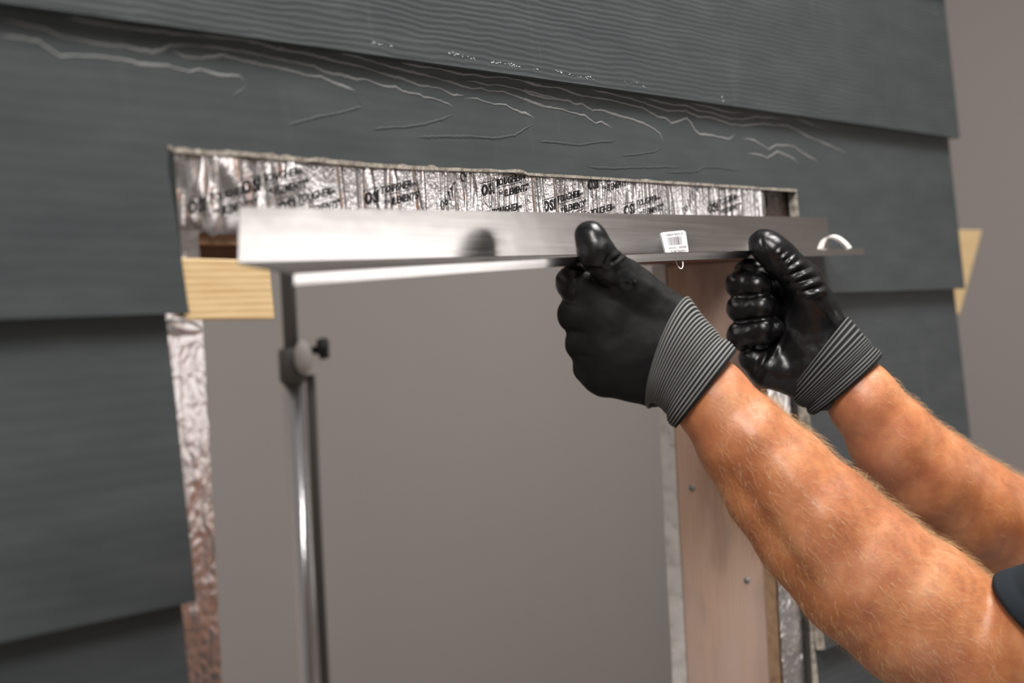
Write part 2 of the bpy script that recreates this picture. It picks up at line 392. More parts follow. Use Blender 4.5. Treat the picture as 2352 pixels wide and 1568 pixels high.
head = link('flashing_tape', sheet('flashing_tape', xf0, xfe, FOILB, FOILT+.004, 900, 40, 0, hf, .003), M_FOIL, wall, True)
zlt = onY(420,730,0).z
link('flashing_tape', sheet('flashing_tape', OL-.075, OL, SILL, FOILB+.002, 60, 700, 0, hcr, .002), M_FOIL2, wall, True)
link('flashing_tape', sheet('flashing_tape', OR+.001, OR+.058, SILL, HEADB-.01, 50, 700, 0, hcr, .002), M_FOIL2, wall, True)
# bulging folded end of tape at the lower board
fe = W(420,752,1.0); c = onY(418,750,-.006)
bm = bmesh.new(); bmesh.ops.create_icosphere(bm, subdivisions=4, radius=1)
for v in bm.verts:
    d=v.co.copy(); f=1+.12*noise.noise(d*2.2)+.06*noise.noise(d*5)
    sq=lambda q: math.copysign(abs(q)**.35,q)
    v.co = c+Vector((d.x*.0195*f, sq(d.y)*.004+.0006*f, d.z*.0055*f - d.x*.0025))
me=bpy.data.meshes.new('tape_end'); bm.to_mesh(me); bm.free(); link('tape_end', me, M_FOIL2, wall, True)
# dark stained corner at the right end of the tape
xd = onY(1757,470,0).x; xd1 = P2(1828,470)[0]+.02
link('stained_patch', sheet('stained_patch', xd, xd1, HEADB, FOILT, 30, 30, .0005, lambda x,z: .0015*noise.noise(Vector((x*150,z*150,2)))), mat_wood('stain',(.012,.008,.006),(.05,.03,.02),(.16,.11,.08),(50,50,50),.5), wall, True)
# black strip painted in for the dark gap between tape and boards, right side
link('dark_gap_strip', boxes('dark_gap_strip',[(OR+.0585,x4r+.01,-.006,-.0005,SILL,HEADB)]), simple('dark_gap_black',(.02,.018,.016),.35), wall)
link('furring_strip', boxes('furring_strip',[(x4r-.004,x4r+.02,-.0085,-.0062,SILL,Z3-.002)]), M_EDGE, wall)
# pine strip across the upper left corner
def prism(name, pts, y0, y1, mat, parent, bev=.0008, **kw):
    bm=bmesh.new(); a=[bm.verts.new((x,y0,z)) for x,z in pts]; b=[bm.verts.new((x,y1,z)) for x,z in pts]; n=len(pts)
    bm.faces.new(a); bm.faces.new(b[::-1])
    for i in range(n): bm.faces.new((a[i],b[i],b[(i+1)%n],a[(i+1)%n]))
    bmesh.ops.recalc_face_normals(bm, faces=bm.faces[:]); bmesh.ops.bevel(bm, geom=bm.edges[:], offset=bev, segments=1, affect='EDGES')
    me=bpy.data.meshes.new(name); bm.to_mesh(me); bm.free(); return link(name, me, mat, parent, **kw)
def XZ(px,py,y): p=onY(px,py,y); return (p.x,p.z)
yb=-.0075
a=XZ(618,618,yb); b=XZ(632,733,yb); cc=XZ(437,734,yb); dd=XZ(415,592,yb)
prism('pine_block', [(cc[0]-.03,cc[1]),b,a,(XZ(620,605,yb)),(dd[0]-.03,dd[1]-.001)], yb, .009+.0, M_PINE, wall) if False else prism('pine_block', [(cc[0]-.0015,cc[1]),b,XZ(619,598,yb),(dd[0]-.012,dd[1])], yb, -.0042, M_PINE, wall)
link('header_lip', boxes('header_lip',[(OL-.003,OR,.002,.0115,HEADB+.0085,HEADB+.0155)],.0006), mat_wood('lip',(.28,.15,.08),(.38,.22,.13),(.45,.28,.18),(10,10,10)), wall)
# diagonal brace behind the right-hand end of the wall
prism('brace_board', [XZ(2150,527,.06),XZ(2256,529,.06),XZ(2204,722,.06),XZ(2100,720,.06)], .06, .098, M_PINE, wall, .001)
# ---- printing on the tape
def text_mesh(s, bold=0.0, shear=0.0, space=1.0):
    cu=bpy.data.curves.new('t','FONT'); cu.body=s; cu.size=1; cu.offset=bold; cu.shear=shear; cu.space_character=space; cu.resolution_u=2
    o=bpy.data.objects.new('t',cu); COL.objects.link(o); dg=bpy.context.evaluated_depsgraph_get(); dg.update()
    me=bpy.data.meshes.new_from_object(o.evaluated_get(dg)); bpy.data.objects.remove(o); bpy.data.curves.remove(cu)
    v=np.array([tuple(q.co)[:2] for q in me.vertices]); f=[tuple(p.vertices) for p in me.polygons]; bpy.data.meshes.remove(me); return v,f
def place(dst, tm, ox, oz, size, ang=0, wd=1.0, base=(0,0), bang=0):
    v,f=tm; i0=len(dst[0]); c,s=math.cos(bang),math.sin(bang); c2,s2=math.cos(ang),math.sin(ang)
    for x,y in v:
        x*=size*wd; y*=size; x,y = x*c2-y*s2, x*s2+y*c2; x+=ox; y+=oz
        dst[0].append((base[0]+x*c-y*s, base[1]+x*s+y*c))
    for q in f: dst[1].append(tuple(i+i0 for i in q))
def strip(dst, pts, wdt, base, bang):
    c,s=math.cos(bang),math.sin(bang)
    for (x0,y0),(x1,y1) in zip(pts,pts[1:]):
        d=Vector((x1-x0,y1-y0)).normalized(); nx,ny=-d.y*wdt/2,d.x*wdt/2; i0=len(dst[0])
        for x,y in ((x0-nx,y0-ny),(x1-nx,y1-ny),(x1+nx,y1+ny),(x0+nx,y0+ny)): dst[0].append((base[0]+x*c-y*s, base[1]+x*s+y*c))
        dst[1].append((i0,i0+1,i0+2,i0+3))
T_OSI=text_mesh('OSI',.05,.15,1.14); T_TOU=text_mesh('TOUGHER',.028,.25,1.06); T_THAN=text_mesh('THAN',.03,.2); T_THE=text_mesh('THE',.03,.2); T_ELE=text_mesh('ELEMENTS"',.028,.25,1.06); T_NUM=text_mesh('06177  00',.0,.2)
def logo(dst, base, ang, s=1.0):
    place(dst,T_OSI,0,0,.0135*s,0,.95*1.15,base,ang)
    strip(dst,[(0,.0112*s),(.0245*s,.0112*s)],.0007*s,base,ang)
    strip(dst,[(.002*s,-.002*s),(.004*s,-.006*s),(.012*s,-.0125*s),(.019*s,-.006*s),(.0205*s,-.002*s)],.0006*s,base,ang)
    place(dst,T_TOU,.0285*s,.0050*s,.0092*s,0,1.12,base,ang)
    place(dst,T_THAN,.0735*s,.0060*s,.0040*s,0,1.1,base,ang)
    strip(dst,[(.0300*s,.0034*s),(.080*s,.0034*s)],.0006*s,base,ang)
    place(dst,T_THE,.0325*s,-.0035*s,.0040*s,0,1.1,base,ang)
    place(dst,T_ELE,.0420*s,-.0058*s,.0088*s,0,1.05,base,ang)
dst=([],[])
for px,py in ((432,492),(560,445),(640,492),(838,470),(700,415),(945,510),(1108,450),(1250,487),(1100,520),(1352,437),(1437,495),(1330,518),(1628,490),(1560,440)):
    if (px,py) in ((700,415),(945,510),(1560,440)): continue
    p=onY(px,py,-.003); logo(dst,(p.x,p.z),math.radians(8.5),.86)
for px,py in ((1018,487),(1572,497),(1225,398)):
    p=onY(px,py,-.003)
    if px==1225: strip(dst,[(-.012,.01),(0,0),(.008,.010)],.0008,(p.x,p.z),0); continue
    place(dst,T_NUM,0,0,.0105,0,1.2,(p.x,p.z),math.radians(35))
for a,b in (((1315,493),(1325,468)),((1318,482),(1342,474)),((1322,488),(1345,478))):
    p=onY(*a,-.003); q=onY(*b,-.003); strip(dst,[(p.x,p.z),(q.x,q.z)],.0007,(0,0),0)
bm=bmesh.new(); vs=[bm.verts.new((x,0,z)) for x,z in dst[0]]
for f in dst[1]:
    try: bm.faces.new([vs[i] for i in f])
    except ValueError: pass
x=xf0
while x<xfe:
    bmesh.ops.bisect_plane(bm, geom=bm.verts[:]+bm.edges[:]+bm.faces[:], plane_co=(x,0,0), plane_no=(1,0,0)); x+=.0018
for zc,inn in ((FOILB+.0015,-1),(FOILT-.001,1)):
    bmesh.ops.bisect_plane(bm, geom=bm.verts[:]+bm.edges[:]+bm.faces[:], plane_co=(0,0,zc), plane_no=(0,0,inn), clear_outer=True)
bmesh.ops.bisect_plane(bm, geom=bm.verts[:]+bm.edges[:]+bm.faces[:], plane_co=(xfe-.003,0,0), plane_no=(1,0,0), clear_outer=True)
bmesh.ops.bisect_plane(bm, geom=bm.verts[:]+bm.edges[:]+bm.faces[:], plane_co=(xf0+.003,0,0), plane_no=(-1,0,0), clear_outer=True)
for v in bm.verts: v.co.y = -.0022-hf(v.co.x,v.co.z)-.00025
me=bpy.data.meshes.new('printed_lettering'); bm.to_mesh(me); bm.free()
link('printed_lettering', me, M_INK, head)
# ------------------------------------------------------------------ metal flashing in the hands
HL=.033
def leafpt(px,py,h): return W(px,py,FPX*HL/h)
LBL=leafpt(548,605,131); RBR=leafpt(1905,573.5,74.5)
e=(RBR-LBL); LEN=e.length; e=e/LEN
up=(Vector((0,0,1))-e*e.z).normalized(); out=e.cross(up).normalized()
if out.y>0: out=-out
print('flashing', LBL, RBR, LEN, e)
fl = thing('drip_flashing','long bright metal L-shaped flashing strip held up across the window opening','flashing',LBL)
def flash_mesh(prof, a0, a1, n, th=.0007):
    """prof(t) -> list of (out, up) offsets; solid sheet of thickness th"""
    V=[];F=[]
    for i in range(n+1):
        t=i/n; P=prof(t); m=len(P)
        s=a0+(a1-a0)*t
        L=[]
        for j,(o,u) in enumerate(P):
            d=Vector((P[min(j+1,m-1)][0]-P[max(j-1,0)][0],P[min(j+1,m-1)][1]-P[max(j-1,0)][1])).normalized()
            L.append((o-d.y*th*-1*0,u)); 
        for sgn in (0,1):
            for j,(o,u) in enumerate(P):
                d=Vector((P[min(j+1,m-1)][0]-P[max(j-1,0)][0],P[min(j+1,m-1)][1]-P[max(j-1,0)][1])).normalized()
                sk = 0
                if i==0: sk = max(0,u)*.14
                if i==n: sk = -max(0,u)*.03
                V.append(LBL+e*(s+sk)+out*(o+d.y*th*sgn)+up*(u-d.x*th*sgn))
    st=2*m
    for i in range(n):
        for j in range(m-1):
            F.append((i*st+j,i*st+j+1,(i+1)*st+j+1,(i+1)*st+j)); F.append((i*st+m+j,(i+1)*st+m+j,(i+1)*st+m+j+1,i*st+m+j+1))
        F.append((i*st,(i+1)*st,(i+1)*st+m,i*st+m)); F.append((i*st+m-1,i*st+2*m-1,(i+1)*st+2*m-1,(i+1)*st+m-1))
    for b in (0,n*st):
        for j in range(m-1): F.append((b+j,b+m+j,b+m+j+1,b+j+1))
    return pyd('flashing',V,F)
def drop(t): return .0075*max(0,1-t*1.75)**1.5 + .0004
def prof(t):
    P=[(0,HL),(0,HL*.66),(0,HL*.33),(0,.0010),(.0003,.0002),(.0011,0)]
    for k in range(1,6): P.append((.036*k/5, -drop(t)*(k/5)))
    P+= [(.0363,-drop(t)-.0006),(.0362,-drop(t)-.0035),(.0358,-drop(t)-.0066)]
    return P
sh = flash_mesh(prof,0,LEN,80)
link('bent_sheet', sh, M_STEEL, fl)
# label
def onleaf(px,py,off=.0004):
    r=ray(px,py); p0=LBL+out*off; t=(p0-CAM).dot(out)/r.dot(out); return CAM+r*t
cs=[onleaf(1517,534),onleaf(1574,528),onleaf(1582,582),onleaf(1530,585)]
def lab(u,v,off=0): # bilinear
    a=cs[0].lerp(cs[1],u); b=cs[3].lerp(cs[2],u); return a.lerp(b,v)+out*off
V=[];nn=6; cr=.13
for cx_,cy_,a0 in ((1-cr,cr,-90),(1-cr,1-cr,0),(cr,1-cr,90),(cr,cr,180)):
    for k in range(nn+1):
        a=math.radians(a0+90*k/nn); V.append(lab(cx_+cr*math.cos(a),cy_+cr*math.sin(a),.0002))
base_n=len(V); V2=[v-out*.0003 for v in V]
lb=link('barcode_label', pyd('barcode_label', V+V2, [tuple(range(base_n))]+[(i,(i+1)%base_n,base_n+(i+1)%base_n,base_n+i) for i in range(base_n)]), M_PAPER, fl, label='white paper sticker with upside-down barcode')
V=[];F=[]
def q(u0,v0,u1,v1):
    i=len(V); V.extend([lab(u0,v0,.0004),lab(u1,v0,.0004),lab(u1,v1,.0004),lab(u0,v1,.0004)]); F.append((i,i+1,i+2,i+3))
u=.2; random.seed(4)
while u<.80:
    wv=random.choice((.008,.012,.02)); q(u,.24,u+wv,.60); u+=wv+random.choice((.012,.02,.03))
q(.62,.22,.645,.60)
def lab_text(s,u0,v0,hgt,wd):
    tv,tf=text_mesh(s,.02); mx=tv[:,0].max(); i=len(V)
    for x,y in tv: V.append(lab(u0-(x/mx)*wd, v0+y*hgt/.7,.0004))
    for f in tf: F.append(tuple(k+i for k in f))
lab_text('08/12/2014',.92,.66,.10,.34); lab_text('063 20 096',.47,.68,.08,.30); lab_text('FLASHING METAL',.86,.82,.12,.66); lab_text('8 12345 67890 1',.85,.10,.07,.7)
link('label_print', pyd('label_print',V,F), M_INKG, lb)
# curled scrap of film on the right end, loose string below the lip
def bez(P,n=24):
    out_=[]
    for i in range(n+1):
        t=i/n; out_.append(sum((P[k]*(math.comb(len(P)-1,k)*t**k*(1-t)**(len(P)-1-k)) for k in range(len(P))),Vector()))
    return out_
def Lz(px): # depth of lip at pixel x
    t=(px-640)/(1988-640); a=LBL+out*.0364; b=RBR+out*.0364; za=(a-CAM).dot(FWD); zb_=(b-CAM).dot(FWD)
    return 1/((1-t)/za+t/zb_)
z=Lz(1915)
pts=bez([W(1884,572,z+.012),W(1893,530,z+.008),W(1925,540,z+.004),W(1950,572,z+.001)])
V=[];F=[]
for i,p in enumerate(pts):
    wv=.0045*(1-.4*abs(i/12-1)); V+= [p-out*.003-UPV*wv*.2,p+out*.003+UPV*wv*.35+RIGHT*.0003,p+out*.003+UPV*(wv*.35+.0005),p-out*.003+UPV*(.0005-wv*.2)]
    if i:
        a=len(V)-8;b=a+4
        for k in range(4): F.append((a+k,b+k,b+(k+1)%4,a+(k+1)%4))
link('film_scrap', pyd('film_scrap',V,F), M_WHITE, fl, True, label='curled white scrap of protective film')
z=Lz(1560)
link('string_loop', tube('string_loop', bez([W(1552,598,z+.004),W(1556,612,z),W(1566,630,z),W(1572,612,z),W(1567,598,z+.004)]),.00055,8), M_WHITE, fl, True, label='thin white loop hanging below the lip')
# ------------------------------------------------------------------ background light stand
ZS=2.95
ps=W(690,1200,ZS); st=thing('light_stand','chrome and grey telescopic lighting stand behind the window opening','stand',(ps.x,ps.y,0))
def vx(z): return (ps.x,ps.y,z)
zc=W(690,835,ZS).z
link('lower_tube', tube('lower_tube',[vx(.35),vx(zc-.01)],.0128,24), M_CHROME, st, True)
link('upper_tube', tube('upper_tube',[vx(zc-.01),vx(zc+.9)],.0092,24), M_GREYM, st, True)
link('collar', tube('collar',[vx(zc-.024),vx(zc-.020),vx(zc+.016),vx(zc+.020)],[.013,.0165,.0165,.013],24), simple('grey_plastic',(.12,.11,.10),.5), st, True)
k0=W(697,820,ZS-.02)
bm=bmesh.new(); bmesh.ops.create_icosphere(bm,subdivisions=3,radius=1)
for v in bm.verts: v.co=k0+RIGHT*v.co.x*.0115+Vector((0,0,1))*v.co.z*.021+FWD*v.co.y*.011
me=bpy.data.meshes.new('lever'); bm.to_mesh(me); bm.free(); link('clamp_lever',me,M_IVORY,st,True,label='ivory clamp lever')
link('clamp_knob', tube('clamp_knob',[W(705,808,ZS),W(728,803,ZS),W(732,803,ZS),W(752,798,ZS),W(755,798,ZS)],[.005,.005,.013,.013,.009],20), M_BLACK, st, True)
link('pole_shadow_rod', tube('pole_shadow_rod', bez([W(712,860,ZS+.02),W(722,1000,ZS+.02),W(722,1250,ZS+.03),W(748,1568,ZS+.03),Vector((ps.x+.05,ps.y,.45)),Vector((ps.x+.02,ps.y+.02,.36))],40),0.0060,10), simple('pole_shadow_grey',(.16,.145,.135),.6), st, True)  # added rod standing in for the soft shadow beside the pole
for k in range(3):
    a=k*2*math.pi/3+.4; d=Vector((math.cos(a),math.sin(a),0))
    link('leg', tube('leg',[Vector(vx(.62)),Vector(vx(.30))+d*.22,Vector(vx(.012))+d*.46],.009,12), M_GREYM, st, True)
# ------------------------------------------------------------------ signed-distance modelling for hands, arms, clothes
def rc(P,a,b,ra,rb):
    """distance to a cone with round ends"""
    ba=b-a; l2=float(ba@ba)
    if l2<1e-12: return np.linalg.norm(P-a,axis=-1)-max(ra,rb)
    t=np.clip(((P-a)@ba)/l2,0,1); d=np.linalg.norm(P-a-t[...,None]*ba,axis=-1); return d-(ra+(rb-ra)*t)
def smin(a,b,k):
    h=np.maximum(k-np.abs(a-b),0)/k; return np.minimum(a,b)-h*h*k*.25
def field(groups,kout,P):
    D=None
    for k,pr in groups:
        d=None
        for q in pr:
            x=rc(P,*q); d=x if d is None else smin(d,x,k)
        D=d if D is None else smin(D,d,kout)
    return D
def surfnet(groups,kout,vox):
    pts=[];rad=[]
    for k,pr in groups:
        for a,b,ra,rb in pr: pts+= [a,b]; rad+=[ra,rb]
    pts=np.array(pts); rad=np.array(rad)[:,None]; lo=(pts-rad).min(0)-vox*3-.004; hi=(pts+rad).max(0)+vox*3+.004
    n=np.ceil((hi-lo)/vox).astype(int)+1
    D=np.full(n,1.0,np.float32)
    for k,pr in groups:
        d=np.full(n,1.0,np.float32)
        for a,b,ra,rb in pr:
            r=max(ra,rb)+k+kout+2*vox
            l=np.maximum(((np.minimum(a,b)-r-lo)/vox).astype(int),0); h=np.minimum(((np.maximum(a,b)+r-lo)/vox).astype(int)+2,n)
            g=np.stack(np.meshgrid(*[lo[i]+vox*np.arange(l[i],h[i]) for i in range(3)],indexing='ij'),-1)
            sl=tuple(slice(l[i],h[i]) for i in range(3)); d[sl]=smin(d[sl],rc(g,a,b,ra,rb),k)
        D=smin(D,d,kout)
    s=D<0
    c=[s[i:n[0]-1+i,j:n[1]-1+j,k:n[2]-1+k] for i in (0,1) for j in (0,1) for k in (0,1)]
    tot=sum(x.astype(np.int8) for x in c); act=(tot>0)&(tot<8); idx=np.full(act.shape,-1,np.int64); ii=np.argwhere(act); idx[act]=np.arange(len(ii))
    acc=np.zeros((len(ii),3)); cnt=np.zeros(len(ii)); cor=[(i,j,k) for i in (0,1) for j in (0,1) for k in (0,1)]
    for p in range(8):
        for q in range(p+1,8):
            A,B=np.array(cor[p]),np.array(cor[q])
            if np.abs(A-B).sum()!=1: continue
            da=D[tuple((ii+A).T)]; db=D[tuple((ii+B).T)]; m=(da<0)!=(db<0); t=np.where(m,da/(da-db+1e-12),0)
            acc+=np.where(m[:,None],A+(B-A)*t[:,None],0); cnt+=m
    V=lo+vox*(ii+acc/cnt[:,None]); F=[]
    for axis in range(3):
        sl0=[slice(None)]*3; sl1=[slice(None)]*3; sl0[axis]=slice(0,-1); sl1[axis]=slice(1,None)
        a=s[tuple(sl0)]; b=s[tuple(sl1)]; e_=np.argwhere(a!=b)
        o1,o2=[(1,2),(2,0),(0,1)][axis]
        ok=(e_[:,o1]>0)&(e_[:,o2]>0)&(e_[:,o1]<act.shape[o1])&(e_[:,o2]<act.shape[o2]); e_=e_[ok]
        u=np.zeros(3,int);u[o1]=1; v=np.zeros(3,int); v[o2]=1
        q0=idx[tuple((e_-u-v).T)];q1=idx[tuple((e_-v).T)];q2=idx[tuple(e_.T)];q3=idx[tuple((e_-u).T)]
        inside=s[tuple(e_.T)]; Q=np.stack([q0,q1,q2,q3],1); Q[~inside]=Q[~inside][:,::-1]; F.append(Q)
    F=np.concatenate(F)
    for it in range(2):
        d0=field(groups,kout,V); h=vox*.25; g=np.stack([field(groups,kout,V+np.eye(3)[i]*h)-d0 for i in range(3)],1)/h
        V=V-g*(d0/np.maximum((g*g).sum(1),.2))[:,None]
    g/= np.linalg.norm(g,axis=1)[:,None]+1e-9
    return V,F,g
def np_mesh(name,V,F):
    me=bpy.data.meshes.new(name); me.vertices.add(len(V)); me.vertices.foreach_set('co',V.astype(np.float32).ravel())
    me.loops.add(F.size); me.loops.foreach_set('vertex_index',F.ravel().astype(np.int32))
    me.polygons.add(len(F)); me.polygons.foreach_set('loop_start',np.arange(0,F.size,4,dtype=np.int32)); me.polygons.foreach_set('loop_total',np.full(len(F),4,np.int32))
    me.update(calc_edges=True); me.validate(); return me
CAMn=np.array(CAM); M3n=np.array(M3)
def proj(V):
    c=(V-CAMn)@M3n; z=-c[:,2]; return CX+FPX*c[:,0]/z, CY-FPX*c[:,1]/z, z
def seg_d(px,py,a,b):
    ax_,ay_=a; bx,by=b; dx,dy=bx-ax_,by-ay_; t=np.clip(((px-ax_)*dx+(py-ay_)*dy)/(dx*dx+dy*dy),0,1); return np.hypot(px-ax_-t*dx,py-ay_-t*dy),t
def fold(V,g,folds,sc):
    """raise soft folds of glove fabric: ((x0,y0),(x1,y1),width mm,height mm) on the side that faces the viewer"""
    px,py,z=proj(V); facing=np.clip(-(g@np.array(FWD))*2.5,0,1)
    H=np.zeros(len(V))
    for a,b,wd,h in folds:
        d,t=seg_d(px,py,a,b); H+=h*.001*np.exp(-(d/(wd*sc))**2)*np.sin(np.pi*np.clip(t*.9+.05,0,1))**.5
    return V+g*(H*facing)[:,None]
def fab(V,g,amp,sc,seed=0):
    H=np.array([noise.noise(Vector(p)*sc+Vector((seed,0,0)))+.5*noise.noise(Vector(p)*sc*2.3) for p in V]); return V+g*(H*amp)[:,None]
def chain(Z0,pts):
    P=[(np.array(W(x,y,Z0+d*.001)),r*.001) for x,y,d,r in pts]; return [(P[i][0],P[i+1][0],P[i][1],P[i+1][1]) for i in range(len(P)-1)]
def mat_glove():
    m=N('glove'); at=m.n('ShaderNodeAttribute',attribute_name='coat'); f=at.outputs['Fac']
    col=m.mix(f,(.0062,.0061,.0054),(.0045,.0045,.005)); m.l(col,m.b.inputs['Base Color'])
    r=m.n('ShaderNodeMapRange'); m.l(f,r.inputs[0]); r.inputs[3].default_value=.66; r.inputs[4].default_value=.27; m.l(r.outputs[0],m.b.inputs['Roughness'])
    b=m.bump(m.noise(m.coord(),1300,2),.35,.0003); b=m.bump(m.noise(m.coord(),150,3),.25,.0010,b); m.l(b,m.b.inputs['Normal'])
    q=m.n('ShaderNodeMapRange'); m.l(f,q.inputs[0]); q.inputs[3].default_value=.22; q.inputs[4].default_value=.5; m.l(q.outputs[0],m.b.inputs['Specular IOR Level']); return m.m
M_GLOVE=mat_glove()
def mat_cuff(n, lite):
    m=N('cuff'); uv=m.n('ShaderNodeUVMap'); sx=m.n('ShaderNodeSeparateXYZ'); m.l(uv.outputs[0],sx.inputs[0])
    mu=m.n('ShaderNodeMath',operation='MULTIPLY'); m.l(sx.outputs[0],mu.inputs[0]); mu.inputs[1].default_value=n
    fr=m.n('ShaderNodeMath',operation='FRACT'); m.l(mu.outputs[0],fr.inputs[0])
    st=m.ramp(fr.outputs[0],[(.0,G(0)),(.18,G(0)),(.36,G(1)),(.50,G(1)),(.68,G(0))])
    mv=m.n('ShaderNodeMath',operation='MULTIPLY'); m.l(sx.outputs[1],mv.inputs[0]); mv.inputs[1].default_value=150
    fv=m.n('ShaderNodeMath',operation='FRACT'); m.l(mv.outputs[0],fv.inputs[0])
    da=m.ramp(fv.outputs[0],[(0,G(.25)),(.3,G(1)),(.7,G(1)),(1,G(.25))])
    ms=m.mix(1.0,st,da,'MULTIPLY')
    end=m.ramp(sx.outputs[0],[(.0,G(1)),(.93,G(1)),(.955,G(0))]); ms=m.mix(1.0,ms,end,'MULTIPLY')
    m.l(m.mix(ms,(.010,.010,.011),lite),m.b.inputs['Base Color']); m.set(Roughness=.85,Specular_IOR_Level=.2); return m.m
def cuff(name, rings, mat, parent, nrib, nu=120, nv=110, amp=.00045, lean=.0):
    """rings: (upper px, lower px, depth radius, Z centre, forward lean of the side facing the viewer)"""
    R=[]
    for (ux,uy),(lx,ly),dr,Z,ln in rings:
        U=np.array(W(ux,uy,Z)); L=np.array(W(lx,ly,Z)); R.append(((U+L)/2,(U-L)/2,dr,ln))
    n=len(R); V=[]; UV=[]
    axis=R[-1][0]-R[0][0]; axis/=np.linalg.norm(axis)
    def cub(i,t,f):
        p0,p1,p2,p3=[f(R[min(max(i+k,0),n-1)]) for k in (-1,0,1,2)]
        return .5*((2*p1)+(-p0+p2)*t+(2*p0-5*p1+4*p2-p3)*t*t+(-p0+3*p1-3*p2+p3)*t**3)
    prof=[(i/nu,1.0) for i in range(nu+1)]+[(1.0,.97),(.99,.94),(.9,.93),(.6,.9)]
    F=[]
    for t,sc in prof:
        x=t*(n-1); i=min(int(x),n-2); fr=x-i
        c=cub(i,fr,lambda r:r[0]); a=cub(i,fr,lambda r:r[1]); dr=float(cub(i,fr,lambda r:np.array(r[2]))); ln=float(cub(i,fr,lambda r:np.array(r[3])))
        rib=amp*math.cos(2*math.pi*(t*nrib-.42)) if sc==1 and t<.95 else 0
        if sc==1: rib+=.0016*math.exp(-((t-.86)/.10)**2)-.0012*math.exp(-((t-.68)/.05)**2)
        al=np.linalg.norm(a)
        for k in range(nv):
            th=2*math.pi*k/nv; s_=math.sin(th); wob=1+.012*noise.noise(Vector((math.cos(th)*2.2,s_*2.2,t*5)))
            p=c+a*(math.cos(th)*(sc+rib/al)*wob)-np.array(FWD)*(dr*sc+rib)*s_*wob-axis*ln*max(s_,-.3)
            V.append(p); UV.append((t,k/nv))
    m=len(prof)
    for i in range(m-1):
        for k in range(nv): F.append((i*nv+k,i*nv+(k+1)%nv,(i+1)*nv+(k+1)%nv,(i+1)*nv+k))
    me=pyd(name,V,F); ul=me.uv_layers.new(name='UVMap')
    for p in me.polygons:
        for li in p.loop_indices:
            vi=me.loops[li].vertex_index; u,v=UV[vi]
            if v==0 and any(UV[w_][1]>.9 for w_ in p.vertices): v=1
            ul.data[li].uv=(u,v)
    bm=bmesh.new(); bm.from_mesh(me); bmesh.ops.recalc_face_normals(bm,faces=bm.faces[:]); bm.to_mesh(me); bm.free()
    return link(name,me,mat,parent,True)
# ---- body anchor points
ZL,ZR=1.765,2.115
shL=CAM+RIGHT*.62-UPV*.13+FWD*1.60; shR=CAM+RIGHT*.66-UPV*.13+FWD*1.98; mid=(shL+shR)/2
person=thing('person','person in dark short-sleeved shirt and black work gloves holding up the metal strip','person',(mid.x,mid.y,0))
# ---- left glove (nearer, back of the hand towards the viewer)
ZT=ZL
thumb=chain(ZT,[(1510,728,9,15),(1455,672,5,15.5),(1420,634,-2,13.2),(1393,608,-11,11.0),(1366,577,-17,11.2),(1355,541,-17,11.2)])+chain(ZT,[(1378,578,-21,8.2),(1366,560,-18,9)])
idxf=chain(ZT,[(1425,668,7,14),(1318,650,12,12.4),(1318,655,40,11.2),(1372,662,52,10)])
midf=chain(ZT,[(1400,735,3,16),(1324,722,12,13),(1326,725,42,11),(1378,728,54,10)])
ring=chain(ZT,[(1392,800,5,15.5),(1338,787,14,12),(1342,790,42,10.5),(1384,792,54,10)])
pink=chain(ZT,[(1392,860,11,15),(1354,844,20,11.2),(1358,846,44,9.5),(1392,848,54,9)])
back=chain(ZT,[(1430,672,10,15),(1560,755,10,19)])+chain(ZT,[(1402,738,8,19),(1540,800,8,21)])+chain(ZT,[(1394,800,8,19),(1520,840,8,21)])+chain(ZT,[(1392,862,12,15.5),(1500,880,12,17.5)])+chain(ZT,[(1450,740,22,18),(1550,810,18,20)])+chain(ZT,[(1440,820,20,17),(1540,850,16,18)])+chain(ZT,[(1535,805,10,23),(1580,850,10,22)])
back+=chain(ZT,[(1440,641,4,14.2),(1545,726,9,14.5)])
back+=chain(ZT,[(1352,665,14,13.5),(1358,720,12,14.5),(1366,790,13,14.5),(1378,850,16,13.5)])+chain(ZT,[(1400,690,9,16),(1405,830,9,18)])
nub=chain(ZT,[(1385,618,-12,5),(1420,629,-15,5),(1441,645,-14,5)])
grpL=[(.010,back),(.006,idxf),(.006,midf),(.006,ring),(.006,pink),(.008,thumb),(.003,nub)]
V,F,g=surfnet(grpL,.0045,.0013)
FL=[((1400,594),(1424,578),1.6,2.6),((1404,610),(1436,588),1.6,2.4),((1402,602),(1430,583),1.0,-2.0),((1394,622),(1430,606),2.2,1.4),((1390,606),(1402,588),1.3,-2.6),((1345,618),(1395,622),2.2,-1.6),
    ((1436,652),(1448,658),2.2,-3.0),((1290,690),(1350,697),2.2,-1.2),((1295,760),(1345,766),2.2,-1.2),((1322,815),(1355,822),2.2,-1.0),((1470,640),(1540,690),3,.7),((1375,560),(1388,580),2.6,1.0)]
V=fold(V,g,FL,3.1); V=fab(V,g,.0006,70)
px,py,z=proj(V)
coat=np.zeros(len(V))
dth=np.min([rc(V,*q_) for q_ in thumb[2:]],0); didx=np.min([rc(V,*q_) for q_ in (idxf+midf+ring+pink)],0)
coat=np.maximum(coat,np.clip((.004-dth)/.0015,0,1)*(px<1398+(py-560)*.2))
coat=np.maximum(coat,np.clip((642-.10*(1400-px)-8-py)/3,0,1)*(px<1400)*(py>600))
coat=np.maximum(coat,np.clip((1322-px)/2,0,1)*(py<690))
coat=np.maximum(coat,np.clip((z-(ZT+.022))/.002,0,1))
dn=np.min([rc(V,*q_) for q_ in nub],0); coat=np.maximum(coat,np.clip((.002-dn)/.001,0,1))
me=np_mesh('glove',V,F); at=me.attributes.new('coat','FLOAT','POINT'); at.data.foreach_set('value',coat.astype(np.float32))
